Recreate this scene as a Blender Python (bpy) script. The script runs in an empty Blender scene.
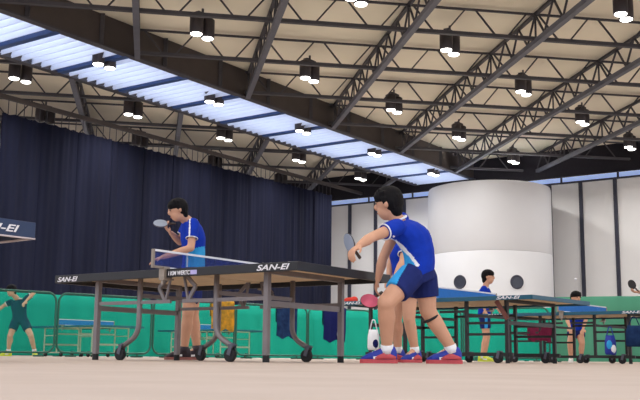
import bpy, bmesh, math, random
from mathutils import Vector as V, Matrix
random.seed(4)
C = bpy.context.scene.collection
PI = math.pi

# ---------------------------------------------------------------- camera
FPX, CAMH = 950.0, 0.04
_p, _r = math.radians(9.43), math.radians(0.62)
FW = V((0, math.cos(_p), math.sin(_p)))
_R0 = V((1, 0, 0)); _U0 = _R0.cross(FW)
RT = math.cos(_r)*_R0 + math.sin(_r)*_U0
UP = -math.sin(_r)*_R0 + math.cos(_r)*_U0
cd = bpy.data.cameras.new('camera'); co = bpy.data.objects.new('camera', cd); C.objects.link(co)
cd.sensor_width = 36; cd.lens = FPX/640*36; cd.clip_start = .02; cd.clip_end = 300
m = Matrix((RT, UP, -FW)).transposed().to_4x4(); m.translation = V((0, 0, CAMH)); co.matrix_world = m
bpy.context.scene.camera = co

def at(x, y, Y):
    """world point at depth Y seen in direction (x, y) of the photograph"""
    d = RT*((x-320)/FPX) + UP*((200-y)/FPX) + FW
    return V((0, 0, CAMH)) + d*(Y/d.y)

# ---------------------------------------------------------------- hall grid (roof grid is turned 10 degrees)
GA = math.radians(10)
def G(e, n, z=0.): return V((e*math.cos(GA)-n*math.sin(GA), e*math.sin(GA)+n*math.cos(GA), z))
def D(s, t, z=0.): return G((s-t)/2**.5, (s+t)/2**.5, z)      # diagonal directions of the same grid

# ---------------------------------------------------------------- materials
def lin(c):
    o = []
    for v in c:
        v /= 255.; o.append(v/12.92 if v <= .04045 else ((v+.055)/1.055)**2.4)
    return (*o, 1)
MATS = {}
def mat(name, rgb, rough=.6, metal=0., var=.08, scale=8., bump=0., emit=0., alpha=1., stretch=(1, 1, 1), trans=0., rgb2=None, spec=.5):
    if name in MATS: return MATS[name]
    m = bpy.data.materials.new(name); m.use_nodes = True; nt = m.node_tree; N = nt.nodes; L = nt.links
    b = N['Principled BSDF']; b.inputs['Roughness'].default_value = rough; b.inputs['Metallic'].default_value = metal
    b.inputs['Specular IOR Level'].default_value = spec if rough < .74 or spec != .5 else .12
    tc = N.new('ShaderNodeTexCoord'); mp = N.new('ShaderNodeMapping'); mp.inputs['Scale'].default_value = stretch
    nz = N.new('ShaderNodeTexNoise'); nz.inputs['Scale'].default_value = scale; nz.inputs['Detail'].default_value = 4
    L.new(tc.outputs['Object'], mp.inputs[0]); L.new(mp.outputs[0], nz.inputs[0])
    cr = N.new('ShaderNodeValToRGB'); c = lin(rgb); c2 = lin(rgb2) if rgb2 else None
    cr.color_ramp.elements[0].position = .3; cr.color_ramp.elements[1].position = .7
    cr.color_ramp.elements[0].color = (c[0]*(1-var), c[1]*(1-var), c[2]*(1-var), 1) if not c2 else c2
    cr.color_ramp.elements[1].color = (min(1, c[0]*(1+var)), min(1, c[1]*(1+var)), min(1, c[2]*(1+var)), 1) if not c2 else c
    L.new(nz.outputs['Fac'], cr.inputs[0]); L.new(cr.outputs[0], b.inputs['Base Color'])
    if bump:
        bp = N.new('ShaderNodeBump'); bp.inputs['Strength'].default_value = bump; bp.inputs['Distance'].default_value = .01
        L.new(nz.outputs['Fac'], bp.inputs['Height']); L.new(bp.outputs[0], b.inputs['Normal'])
    if emit:
        b.inputs['Emission Color'].default_value = c; b.inputs['Emission Strength'].default_value = emit
    if trans:
        out = N['Material Output']; tr = N.new('ShaderNodeBsdfTranslucent'); mx = N.new('ShaderNodeMixShader'); mx.inputs[0].default_value = trans
        L.new(cr.outputs[0], tr.inputs[0]); L.new(b.outputs[0], mx.inputs[1]); L.new(tr.outputs[0], mx.inputs[2]); L.new(mx.outputs[0], out.inputs[0])
    if alpha < 1: b.inputs['Alpha'].default_value = alpha
    MATS[name] = m; return m

M_floor = mat('hall_floor', (190, 176, 167), .6, var=.05, scale=3., rgb2=(180, 165, 155), spec=.15)
M_ceil = mat('roof_lining', (236, 228, 208), .9, var=.04, scale=.6)
M_steel = mat('dark_roof_steel', (62, 60, 66), .6, .1, var=.12, scale=3)
M_chord = mat('grey_roof_steel', (92, 93, 103), .55, .1, var=.12, scale=3)
M_girder = mat('girder_plate', (66, 58, 56), .7, var=.1, scale=2)
M_louver = mat('white_louver', (232, 238, 250), .6, var=.03, scale=2, trans=.45)
M_bluebeam = mat('skylight_beam', (52, 78, 128), .5, .1, var=.1)
M_wall = mat('wall_panel', (226, 226, 228), .8, var=.03, scale=.5)
M_cyl = mat('drum_plaster', (216, 217, 222), .8, var=.04, scale=.4)
M_mull = mat('mullion_paint', (46, 48, 66), .6)
M_dark = mat('dark_recess', (38, 36, 42), .9)
M_glass = mat('daylit_glass', (150, 172, 222), .3, emit=.6)
M_curt = mat('navy_curtain', (31, 34, 54), .9, var=.2, scale=1.2, stretch=(1, 1, .12), rgb2=(21, 23, 39))
M_curt2 = mat('navy_curtain_seam', (20, 22, 38), .9)
M_lamp = mat('lamp_housing', (58, 52, 56), .5, .2)
M_lens = mat('lamp_lens', (255, 252, 245), .3, emit=9.)
M_lensoff = mat('unlit_lens', (90, 88, 86), .3)
M_teal = mat('teal_sheet', (22, 160, 140), .85, var=.1, scale=1.5, stretch=(1, 1, .3))
M_green = mat('green_sheet', (84, 152, 126), .85, var=.12, scale=1.5, stretch=(1, 1, .3))
M_net = mat('green_barrier_mesh', (50, 180, 150), .8, alpha=.09)
M_pipe = mat('green_pipe', (28, 92, 78), .5)
M_apron = mat('table_edge_black', (20, 22, 30), .45)
M_apronb = mat('table_edge_teal', (14, 84, 110), .45)
M_apronn = mat('table_edge_navy', (30, 52, 88), .45)
M_apronw = mat('table_lower_lip', (200, 190, 196), .5)
M_wood = mat('table_underside_board', (240, 214, 176), .7, var=.08, scale=5, stretch=(1, 6, 1))
M_top = mat('table_playing_surface', (24, 60, 110), .4)
M_line = mat('white_line', (240, 240, 240), .6)
M_grey = mat('grey_leg_paint', (126, 120, 122), .45, .35, var=.08)
M_blk = mat('black_leg_paint', (24, 24, 28), .45)
M_cream = mat('cream_leg_paint', (186, 196, 170), .5)
M_rub = mat('black_rubber', (22, 22, 26), .7)
M_whl = mat('wheel_grey', (84, 86, 100), .5)
M_nett = mat('blue_net_mesh', (30, 60, 150), .7, alpha=.3)
M_nett2 = mat('blue_net_cloth', (30, 120, 205), .7)
M_tape = mat('white_net_tape', (238, 240, 248), .7)
M_clamp = mat('net_clamp_metal', (150, 140, 130), .4, .5)
M_letter = mat('white_lettering', (232, 232, 238), .6)
M_skin = mat('skin', (208, 158, 130), .55, var=.05)
M_hair = mat('black_hair', (13, 12, 16), .75, var=.3, scale=60, stretch=(1, 1, .2), bump=.3, spec=.2)
M_eye = mat('dark_eye', (18, 14, 14), .3)
M_lip = mat('lips', (178, 104, 96), .5)
M_shirt = mat('blue_shirt', (20, 56, 176), .75, var=.12, scale=12, bump=.2)
M_sky = mat('light_blue_panel', (56, 164, 232), .75)
M_white = mat('white_cloth', (236, 238, 244), .8)
M_short = mat('navy_shorts', (34, 45, 104), .8, var=.12, scale=12, bump=.2)
M_navy = mat('dark_navy_shirt', (20, 30, 74), .8)
M_shoeb = mat('blue_shoe', (30, 52, 160), .6, var=.1)
M_shoer = mat('red_shoe_trim', (190, 74, 82), .6)
M_shoed = mat('dark_shoe', (46, 36, 48), .6)
M_shoey = mat('yellow_shoe', (206, 220, 70), .6)
M_shoew = mat('white_shoe', (232, 232, 232), .6)
M_pink = mat('pink_rubber', (238, 110, 140), .6)
M_grub = mat('grey_racket_rubber', (150, 162, 182), .4)
M_brub = mat('black_racket_rubber', (26, 24, 28), .5)
M_handle = mat('racket_handle_wood', (70, 56, 50), .6)
M_orange = mat('orange_cloth', (206, 148, 44), .85, var=.2, scale=9, rgb2=(130, 110, 50))
M_floral = mat('floral_navy_cloth', (34, 60, 100), .85, scale=9, rgb2=(16, 34, 72))
M_bagn = mat('navy_bag', (22, 28, 84), .8)
M_maroon = mat('maroon_cloth', (110, 34, 62), .85, var=.15)
M_red = mat('red_cloth', (214, 70, 60), .8)

# ---------------------------------------------------------------- mesh builder
class MB:
    def __init__(s): s.v = []; s.f = []; s.m = []; s.mi = 0
    def add(s, vs, fs):
        o = len(s.v); s.v += [tuple(p) for p in vs]; s.f += [tuple(i+o for i in f) for f in fs]; s.m += [s.mi]*len(fs); return s
    def box(s, c, d, M=None):
        c = V(c); vs = [V((c.x+d[0]/2*i, c.y+d[1]/2*j, c.z+d[2]/2*k)) for i in (-1, 1) for j in (-1, 1) for k in (-1, 1)]
        if M: vs = [M @ p for p in vs]
        return s.add(vs, [(0, 1, 3, 2), (4, 6, 7, 5), (0, 4, 5, 1), (2, 3, 7, 6), (0, 2, 6, 4), (1, 5, 7, 3)])
    def bar(s, a, b, w, h=None, up=V((0, 0, 1))):
        a, b = V(a), V(b); h = h or w; d = (b-a).normalized()
        if abs(d.dot(up)) > .98: up = V((1, 0, 0)) if abs(d.x) < .9 else V((0, 1, 0))
        x = d.cross(up).normalized(); y = x.cross(d)
        vs = [p+x*(i*w/2)+y*(j*h/2) for p in (a, b) for i, j in ((-1, -1), (1, -1), (1, 1), (-1, 1))]
        return s.add(vs, [(3, 2, 1, 0), (4, 5, 6, 7), (0, 1, 5, 4), (1, 2, 6, 5), (2, 3, 7, 6), (3, 0, 4, 7)])
    def tube(s, pts, r, n=8, closed=False, rs=None):
        pts = [V(p) for p in pts]; N = len(pts); vs = []; fs = []; px = None
        for i, p in enumerate(pts):
            if closed: d = pts[(i+1) % N]-pts[i-1]
            else: d = pts[min(i+1, N-1)]-pts[max(i-1, 0)]
            d.normalize()
            if px is None: px = d.orthogonal().normalized()
            else:
                px = px-d*px.dot(d); px.normalize()
            y = d.cross(px); rr = rs[i] if rs else r
            vs += [p+(px*math.cos(2*PI*k/n)+y*math.sin(2*PI*k/n))*rr for k in range(n)]
        for i in range(N if closed else N-1):
            j = (i+1) % N
            fs += [(i*n+k, i*n+(k+1) % n, j*n+(k+1) % n, j*n+k) for k in range(n)]
        if not closed: fs += [tuple(range(n-1, -1, -1)), tuple((N-1)*n+k for k in range(n))]
        return s.add(vs, fs)
    def cyl(s, a, b, r, n=16, r2=None): return s.tube([a, b], r, n, rs=[r, r if r2 is None else r2])
    def loft(s, rings):
        """rings: list of (centre, xaxis*rx, yaxis*ry); flat ends"""
        n = 14; vs = []; fs = []
        for c, x, y in rings: vs += [c+x*math.cos(2*PI*k/n)+y*math.sin(2*PI*k/n) for k in range(n)]
        N = len(rings)
        for i in range(N-1): fs += [(i*n+k, i*n+(k+1) % n, (i+1)*n+(k+1) % n, (i+1)*n+k) for k in range(n)]
        fs += [tuple(range(n-1, -1, -1)), tuple((N-1)*n+k for k in range(n))]
        return s.add(vs, fs)
    def ell(s, c, X, Y, Z, n=12):
        vs = []; fs = []; c = V(c)
        for i in range(1, n):
            t = PI*i/n
            for k in range(n*2):
                a = PI*k/n; vs.append(c+X*(math.sin(t)*math.cos(a))+Y*(math.sin(t)*math.sin(a))+Z*math.cos(t))
        w = n*2; o = len(vs); vs += [c+Z, c-Z]
        for i in range(n-2): fs += [(i*w+k, (i+1)*w+k, (i+1)*w+(k+1) % w, i*w+(k+1) % w) for k in range(w)]
        fs += [(o, k, (k+1) % w) for k in range(w)] + [(o+1, (n-2)*w+(k+1) % w, (n-2)*w+k) for k in range(w)]
        return s.add(vs, fs)
    def caps(s, a, b, r1, r2):
        a, b = V(a), V(b); d = (b-a); L = d.length; d.normalize(); x = d.orthogonal().normalized(); y = d.cross(x); R = []
        for k in range(5):
            t = PI/2*(1-k/4*.999+.0); R.append((a-d*r1*math.sin(t), x*r1*max(.05, math.cos(t)), y*r1*max(.05, math.cos(t))))
        for k in range(5):
            t = PI/2*(k/4); R.append((b+d*r2*math.sin(t), x*r2*max(.05, math.cos(t)), y*r2*max(.05, math.cos(t))))
        return s.loft(R)
    def mesh(s, name, mats):
        me = bpy.data.meshes.new(name); me.from_pydata(s.v, [], s.f)
        for q in (mats if isinstance(mats, (list, tuple)) else [mats]): me.materials.append(q)
        for p, i in zip(me.polygons, s.m): p.material_index = i
        me.update(); return me
    def build(s, name, mats, parent=None, smooth=False, bevel=0.):
        me = s.mesh(name, mats); o = bpy.data.objects.new(name, me); C.objects.link(o)
        if smooth:
            for p in me.polygons: p.use_smooth = True
        if bevel:
            b = o.modifiers.new('bevel', 'BEVEL'); b.width = bevel; b.segments = 2; b.limit_method = 'ANGLE'
        if parent: put(o, parent)
        return o

def put(o, parent):
    o.parent = parent; o.matrix_parent_inverse = Matrix.Identity(4)
    return o
def tag(o, label, cat, group=None):
    o['label'] = label; o['category'] = cat
    if group: o['group'] = group
    return o
def thing(name, label, cat, loc=(0, 0, 0), rz=0., group=None):
    o = bpy.data.objects.new(name, None); C.objects.link(o); o.location = loc; o.rotation_euler = (0, 0, rz); o.empty_display_size = .1
    return tag(o, label, cat, group)
def struct(o): o['kind'] = 'structure'; return o
def kids(o): return [c for c in bpy.data.objects if c.parent == o]
def copy_tree(o, parent=None):
    c = o.copy(); C.objects.link(c)
    if parent: c.parent = parent
    for ch in kids(o): copy_tree(ch, c)
    return c
def local(ob_loc, pts): return [p-ob_loc for p in pts]

# text as a mesh, laid in plane (origin, right dir, up dir), real geometry
def lettering(text, origin, right, up, height, width, parent, mt=None, shear=.0, name='lettering', bold=.02):
    cu = bpy.data.curves.new(name, 'FONT'); cu.body = text; cu.size = 1; cu.shear = shear; cu.offset = bold; cu.extrude = .01
    to = bpy.data.objects.new(name, cu); C.objects.link(to)
    dg = bpy.context.evaluated_depsgraph_get(); me = bpy.data.meshes.new_from_object(to.evaluated_get(dg))
    bpy.data.objects.remove(to); xs = [v.co.x for v in me.vertices]; ys = [v.co.y for v in me.vertices]
    x0, x1, y0, y1 = min(xs), max(xs), min(ys), max(ys); nrm = V(right).cross(V(up)).normalized()
    for v in me.vertices:
        v.co = V(origin)+V(right)*((v.co.x-x0)/(x1-x0)*width)+V(up)*((v.co.y-y0)/(y1-y0)*height)+nrm*(v.co.z*.1+.003)
    me.materials.append(mt or M_letter)
    o = bpy.data.objects.new(name, me); C.objects.link(o); put(o, parent); return o
def onz(x, y, z):
    d = RT*((x-320)/FPX) + UP*((200-y)/FPX) + FW
    return V((0, 0, CAMH)) + d*((z-CAMH)/d.z)
def toG(p): return (p.x*math.cos(GA)+p.y*math.sin(GA), -p.x*math.sin(GA)+p.y*math.cos(GA))

# ================================================================ SETTING
mb = MB(); mb.add([(-60, -8, 0), (60, -8, 0), (60, 75, 0), (-60, 75, 0), (-60, -8, -.1), (60, -8, -.1), (60, 75, -.1), (-60, 75, -.1)],
                  [(0, 1, 2, 3), (7, 6, 5, 4), (0, 4, 5, 1), (1, 5, 6, 2), (2, 6, 7, 3), (3, 7, 4, 0)])
struct(mb.build('floor', M_floor))
ZB, ZT, ZR = 9.3, 10.05, 10.16
T1, T2, SW = 21.04, 24.35, 43.84
def slab(name, pts, z, th, m):
    b = MB(); n = len(pts)
    b.add([(p.x, p.y, z) for p in pts]+[(p.x, p.y, z+th) for p in pts], [tuple(range(n-1, -1, -1)), tuple(range(n, 2*n))]+[(i, (i+1) % n, n+(i+1) % n, n+i) for i in range(n)])
    return struct(b.build(name, m))
slab('ceiling', [G(-14.75, 15), G(-14.75, -6), G(34, -6), G(34, 28), G(16.1, 45.9)], ZR, .15, M_ceil)
slab('ceiling', [G(-30, 4.4), G(13.8, 48.2), G(2, 60), G(-30, 60)], ZR, .15, M_ceil)

def wallbox(name, s0, s1, t0, t1, z0, z1, m, parent=None):
    b = MB(); b.add([D(s, t, z) for s in (s0, s1) for t in (t0, t1) for z in (z0, z1)], [(0, 1, 3, 2), (4, 6, 7, 5), (0, 4, 5, 1), (2, 3, 7, 6), (0, 2, 6, 4), (1, 5, 7, 3)])
    o = b.build(name, m)
    if parent: put(o, parent)
    else: struct(o)
    return o
wallbox('wall_back', SW, SW+.2, 2, 40, 0, 8.5, M_wall)
w2 = wallbox('window_2', SW+.02, SW+.1, 2, 40, 8.5, 8.78, M_glass)
for i in range(14):
    t = 2.6+i*2.75; wallbox('window_divider', SW-.03, SW+.0, t, t+.1, 8.5, 8.82, M_mull, w2)
wallbox('trim_2', SW-.02, SW+.2, 2, 40, 8.82, ZR, M_dark)
wallbox('wall_left', 26, 27, 33.5, 33.7, 0, 9.2, M_wall)
def tpx(x):            # where the sight line of column x meets the back wall
    lo, hi = 2., 40.
    for _ in range(50):
        mm = (lo+hi)/2; p = D(SW, mm, 4); 
        d = p-V((0, 0, CAMH)); px = 320+FPX*d.dot(RT)/d.dot(FW)
        if px > x: lo = mm
        else: hi = mm
    return mm
for i, x in enumerate((350, 376, 405, 552, 584, 619, 655)):
    t = tpx(x); w = .16 if x != 552 else .22
    wallbox('trim_%d' % (10+i), SW-.12, SW, t-w/2, t+w/2, 0, 8.5, M_mull)
b = MB(); b.bar(D(SW-.05, 2, 8.5), D(SW-.05, 40, 8.5), .1, .08); struct(b.build('trim_3', M_mull))

# plaster drum with two portholes
cx = at(489, 200, 44.); cc = V((cx.x, 44., 0)); R = 2.84
b = MB(); n = 72; rings = [0, 1.5, 4.72, 4.75, 4.78, 7.72, 7.86, 7.9]; rad = [R, R, R, R-.02, R, R, R-.03, R-.16]
vs = []; fs = []
for z, rr in zip(rings, rad): vs += [cc+V((rr*math.cos(2*PI*k/n), rr*math.sin(2*PI*k/n), z)) for k in range(n)]
for i in range(len(rings)-1): fs += [(i*n+k, i*n+(k+1) % n, (i+1)*n+(k+1) % n, (i+1)*n+k) for k in range(n)]
fs.append(tuple((len(rings)-1)*n+k for k in range(n))); b.add(vs, fs)
drum = thing('round_stair_tower', 'big white plastered round tower against the back wall with two portholes', 'tower', cc)
o = b.build('tower_wall', M_cyl, smooth=False); o.data.transform(Matrix.Translation(-cc)); put(o, drum)
for p in o.data.polygons: p.use_smooth = abs(p.normal.z) < .2
for px in (460, 517):
    d = (at(px, 282, 1)-V((0, 0, CAMH))); k = 38.
    for _ in range(400):
        q = V((0, 0, CAMH))+d*k
        if (V((q.x, q.y, 0))-cc).length <= R: break
        k += .02
    nrm = (V((q.x, q.y, 0))-cc).normalized(); side = nrm.cross(V((0, 0, 1)))
    f = MB(); f.tube([q+nrm*.0+(side*math.cos(a)+V((0, 0, 1))*math.sin(a))*.27 for a in [2*PI*i/24 for i in range(24)]], .045, 6, True)
    o = f.build('porthole_rim', M_mull, smooth=True); o.data.transform(Matrix.Translation(-cc)); put(o, drum)
    g = MB(); g.cyl(q-nrm*.06, q+nrm*.02, .26, 24); h = g.build('porthole_glass', mat('porthole_dark', (60, 64, 78), .25)); h.data.transform(Matrix.Translation(-cc)); put(h, drum)

# ================================================================ ROOF STEEL
def girder(t, side, label):
    g = thing('skylight_girder', label, 'girder', D(10, t, ZB))
    o0 = g.location.copy()
    def bl(name, a, c, w, h, m):
        b = MB(); b.bar(a-o0, c-o0, w, h); return b.build(name, m, g)
    bl('web_plate', D(4, t, 9.66), D(SW-.1, t, 9.66), .05, .98, M_girder)
    bl('bottom_flange', D(4, t, 9.16), D(SW-.1, t, 9.16), .26, .05, M_steel)
    for k in range(11):
        s = 11.8+2.69*k+1.3; b = MB(); b.bar(D(s, t-side*.09, 9.2)-o0, D(s, t-side*.09, 10.14)-o0, .05, .13); b.build('stiffener', M_steel, g)
girder(T1, 1, 'dark plate girder along the nearer edge of the louvred skylight')
girder(T2, 1, 'dark plate girder along the farther edge of the louvred skylight')
# louvred skylight strip
sk = bpy.data.objects.new('window_1', None); C.objects.link(sk); struct(sk); sk.location = D(12, 22.7, 9.3)
bm_ = MB(); bm_.bar(D(12, T1+.05, 9.26)-sk.location, D(12, T2-.05, 9.27)-sk.location, .22, .26); beam0 = bm_.build('cross_beam', M_bluebeam, sk)
lv = MB(); ctr = D(12, 22.7, 9.3)
a_, c_ = D(0, -1.6)-V((0, 0, 0)), D(0, 1.6)
sdir = (D(1, 0)-D(0, 0)); tdir = (D(0, 1)-D(0, 0))
vs = []
for s_, z_ in ((.0, -.16), (.03, -.16), (.13, .17), (.10, .17)): vs += [tdir*-1.58+sdir*s_+V((0, 0, z_)), tdir*1.58+sdir*s_+V((0, 0, z_))]
lv.add(vs, [(0, 2, 3, 1), (2, 4, 5, 3), (4, 6, 7, 5), (6, 0, 1, 7), (0, 6, 4, 2), (1, 3, 5, 7)]); lou0 = lv.build('louver', M_louver, sk)
first = True
for k in range(13):
    s = 8.92+2.69*k - 12
    if k == 0: beam0.location = sdir*s
    else: c = beam0.copy(); C.objects.link(c); c.location = sdir*s
    for j in range(1, 7):
        if first: lou0.location = sdir*(s+.385*j); first = False
        else: c = lou0.copy(); C.objects.link(c); c.location = sdir*(s+.385*j)

# joists (rows across) : chord + trapezoid lattice
edir = G(1, 0)-G(0, 0); ndir = G(0, 1)-G(0, 0)
def xbar(a, b, w, m, name):
    q = MB(); q.bar(a, b, w); return q.mesh(name, m)
dn_me = xbar(V((0, 0, ZT-ZB-.02)), edir*.6, .045, M_steel, 'diagonal'); up_me = xbar(V((0, 0, 0)), edir*.6+V((0, 0, ZT-ZB-.02)), .045, M_steel, 'diagonal')
ORD = ['nearest', 'second', 'third', 'fourth', 'fifth', 'sixth', 'seventh', 'eighth', 'ninth', 'tenth', 'eleventh']
def joist(n, e0, e1, ek0, label):
    g = thing('roof_joist', label, 'joist', G(e0, n, ZB)); o0 = g.location.copy()
    b = MB(); b.bar(G(e0, n, ZB)-o0, G(e1, n, ZB)-o0, .15, .1); b.build('bottom_chord', M_steel, g)
    b = MB(); b.bar(G(e0, n, ZT)-o0, G(e1, n, ZT)-o0, .07, .06); b.build('top_chord', M_steel, g)
    k = math.floor((e0-ek0)/3.8)
    cnt = 0
    while ek0+3.8*k < e1:
        E = ek0+3.8*k
        for de, me in ((.2, dn_me), (1.13, up_me), (2.07, dn_me), (3.0, up_me)):
            if E+de > e0 and E+de+.6 < e1:
                o = bpy.data.objects.new('diagonal', me); C.objects.link(o); put(o, g); o.location = G(E+de, n, ZB)-o0
        k += 1
EN, EF = -.7, -2.9-3.77
rows = [21.4+3.73*j for j in range(7)]
for i, n in enumerate(rows):
    e0 = max(-13.5, n-29.75+.15); e1 = min(26, 61.7-n)
    joist(n, e0, e1, EN, 'dark lattice joist in front of the skylight, %s row from the camera' % ORD[i])
frows = [30.65+3.75*j for j in range(7)]
for i, n in enumerate(frows):
    e0 = -14.; e1 = min(n-34.45, 61.7-n)
    joist(n, e0, e1, EF, 'dark lattice joist beyond the skylight, %s row from the camera' % ORD[i])
# trusses (running away from the camera)
def seg(dn0, dn1, z0, z1, w=.05):
    return xbar(ndir*dn0+V((0, 0, z0)), ndir*dn1+V((0, 0, z1)), w, M_steel, 'web_bar')
HH = ZT-ZB
tb = [seg(0, 0, 0, HH), seg(-.62, 0, 0, HH), seg(.62, 0, 0, HH), seg(-.62, -1.3, 0, HH), seg(.62, 1.3, 0, HH), seg(1.3, 1.86, HH, 0), seg(-1.3, -1.86, HH, 0)]
def truss(e, n0, n1, nk, label):
    g = thing('roof_truss', label, 'truss', G(e, n0, ZB)); o0 = g.location.copy()
    b = MB(); b.bar(G(e, n0, ZB-.1)-o0, G(e, n1, ZB-.1)-o0, .17, .15); b.build('bottom_chord', M_chord, g)
    for sx in (0,):
        b = MB(); b.bar(G(e+sx, n0, ZT)-o0, G(e+sx, n1, ZT)-o0, .1, .09); b.build('top_chord', M_steel, g)
    k = math.floor((n0-nk)/3.74)
    while nk+3.74*k < n1+2:
        N = nk+3.74*k
        for me, (a, c) in zip(tb, ((0, 0), (-.62, 0), (0, .62), (-1.3, -.62), (.62, 1.3), (1.3, 1.86), (-1.86, -1.3))):
            if N+a > n0 and N+c < n1:
                o = bpy.data.objects.new('web_bar', me); C.objects.link(o); put(o, g); o.location = G(e, N, ZB)-o0
        k += 1
    return g
for i in range(7):
    e = EN+3.83*(i-1)
    truss(e, 15, min(e+29.7, 61.7-e), 21.4, 'grey lower chord truss this side of the skylight, %s of seven from the left' % ('leftmost' if i == 0 else ORD[i]))
for i in range(8):
    e = -2.9+3.77*(i-3)
    truss(e, max(e+34.5, 20), 61.5-e, 30.65, 'lattice truss beyond the skylight above the curtain, %s of eight from the left' % ('leftmost' if i == 0 else ORD[i]))
# low beam over the curtain
b = MB(); b.bar(D(2, 27.75, 9.0), D(SW-.2, 27.75, 9.0), .12, .16); tag(b.build('curtain_beam', M_girder), 'long dark beam carrying the navy curtain below the lattice joists', 'beam')

# ================================================================ LAMPS
hb = MB(); hb.tube([(0, 0, .0), (0, 0, .02), (0, 0, .54), (0, 0, .58)], .2, 20, rs=[.185, .195, .195, .14]); h_me = hb.mesh('housing', M_lamp)
for p in h_me.polygons: p.use_smooth = abs(p.normal.z) < .5
lb = MB(); lb.ell((0, 0, 0), V((.165, 0, 0)), V((0, .165, 0)), V((0, 0, .05)), 8); l_me = lb.mesh('lamp_lens', M_lens)
l_off = lb.mesh('lamp_lens', M_lensoff)
for mm_ in (l_me, l_off):
    for p in mm_.polygons: p.use_smooth = True
bb = MB(); bb.box((0, 0, .62), (.16, .5, .1)); bb.box((0, 0, .72), (.05, .05, .2)); b_me = bb.mesh('lamp_bracket', M_steel)
def lamp(p, lit, label, idx):
    global LAST
    g = LAST = thing('twin_ceiling_lamp', label, 'lamp', p)
    dv = sdir*.24
    for sg in (-1, 1):
        h = bpy.data.objects.new('housing', h_me); C.objects.link(h); put(h, g); h.location = dv*sg
        l = bpy.data.objects.new('lamp_lens', l_me if lit else l_off); C.objects.link(l); put(l, h); l.location = (0, 0, -.01)
    k = bpy.data.objects.new('lamp_bracket', b_me); C.objects.link(k); put(k, g); k.rotation_euler = (0, 0, math.atan2(sdir.y, sdir.x)-PI/2)
    if lit:
        ld = bpy.data.lights.new('lamp_light', 'AREA'); ld.shape = 'DISK'; ld.size = .4; ld.energy = LAMPW; ld.color = (1, .97, .92); ld.spread = math.radians(150)
        lo = bpy.data.objects.new('lamp_light', ld); C.objects.link(lo); put(lo, g); lo.location = (0, 0, -.09)
LAMPW = 150
lamps = [((202, 36), 'near zone, top of the picture left of centre'), ((356, 1), 'near zone, cut by the top edge at centre'), ((309.5, 79.5), 'near zone, upper centre above the skylight girder'),
 ((450, 52), 'near zone, right of centre near the top'), ((394, 111), 'near zone, centre, between two trusses'), ((523.5, 93), 'near zone, right, second row'),
 ((623.5, 16.5), 'near zone, top right corner'), ((459, 138.5), 'near zone, right of centre, above the round tower'), ((582.5, 123), 'near zone, far right middle height'),
 ((513.5, 162), 'near zone, lowest above the tower roof'), ((630, 148), 'near zone, right edge above the back wall'),
 ((104, 66), 'hanging in front of the skylight, leftmost'), ((214, 103), 'hanging in front of the skylight, second from left'), ((303, 132), 'hanging in front of the skylight, third from left'),
 ((374.5, 154.5), 'hanging in front of the skylight, fourth from left'), ((433.5, 174.5), 'hanging in front of the skylight, rightmost'),
 ((20, 80), 'beyond the skylight, leftmost lit'), ((133, 115.5), 'beyond the skylight, second lit from left'), ((224.5, 139), 'beyond the skylight, third lit from left'),
 ((299, 161), 'beyond the skylight, fourth lit from left'), ((360.5, 179), 'beyond the skylight, rightmost lit')]
for i, ((x, y), w) in enumerate(lamps): lamp(onz(x, y, 8.97 if 'skylight,' in w and 'front' in w else 9.1), True, 'lit twin canister lamp, '+w, i)
for i, ((x, y), w) in enumerate([((45, 122), 'leftmost'), ((140, 146), 'second from left'), ((215, 168), 'third from left'), ((281, 185), 'rightmost')]):
    lamp(onz(x, y, 9.1), False, 'unlit twin canister lamp just above the curtain top, '+w, i)

LAMPW = 105  # unseen lamps added above the frame to brighten the foreground
for i, (e_, n_) in enumerate(((-2.7, 3.5), (4.7, 3.5), (-2.7, 11), (4.7, 11), (12, 11), (-6.5, 17), (1, 18.5), (8.4, 18.5), (-2, -3), (6, -3))):
    lamp(G(e_, n_, 9.1), True, 'added unseen twin canister lamp lighting the near floor, above the picture frame', i)
    LAST['group'] = 'added unseen lamps over the near floor'

# ================================================================ CURTAIN
A, B = V((-11.17, 32.55, 0)), V((.63, 49.1, 0)); cu = thing('hall_divider_curtain', 'tall dark navy pleated curtain hanging across the left of the hall', 'curtain', A)
dv = (B-A); L_ = dv.length; dv.normalize(); nv = V((dv.y, -dv.x, 0))
NP = 12
random.seed(9)
for k in range(NP):
    a0, a1 = L_*k/NP, L_*(k+1)/NP; q = MB(); nn = 40; vs = []
    ph = random.random()*6
    cols = []
    for i in range(nn+1):
        a = a0+(a1-a0)*i/nn
        off = .02*math.sin(a*9+ph)+.012*math.sin(a*23+ph*2)+.03*math.sin(a*3.1)
        if i in (0, nn): off = -.06
        cols.append((a, off))
    for th in (0, -.03):
        for (a, off) in cols:
            for z in (.06, 3, 6, 8.2, 8.47):
                amp = .55+.45*(z/8.47)
                sag = -.05*abs(math.sin(a*PI/.45)) if z > 8.4 else 0
                vs.append(dv*a+nv*(off*amp*1.4+th)+V((0, 0, z+sag)))
    W = 5; fs = []; o2 = (nn+1)*W
    for i in range(nn):
        for j in range(W-1):
            f = (i*W+j, (i+1)*W+j, (i+1)*W+j+1, i*W+j+1); fs.append(f); fs.append(tuple(x+o2 for x in reversed(f)))
    q.add(vs, fs); o = q.build('curtain_panel', M_curt, cu, smooth=True)
    for i in range(5):
        a = a0+(a1-a0)*(i+.5)/5; h = MB(); h.bar(dv*a+V((0, 0, 8.42)), dv*a+V((0, 0, 8.93)), .025); h.build('curtain_hook', M_steel, cu)

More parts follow.
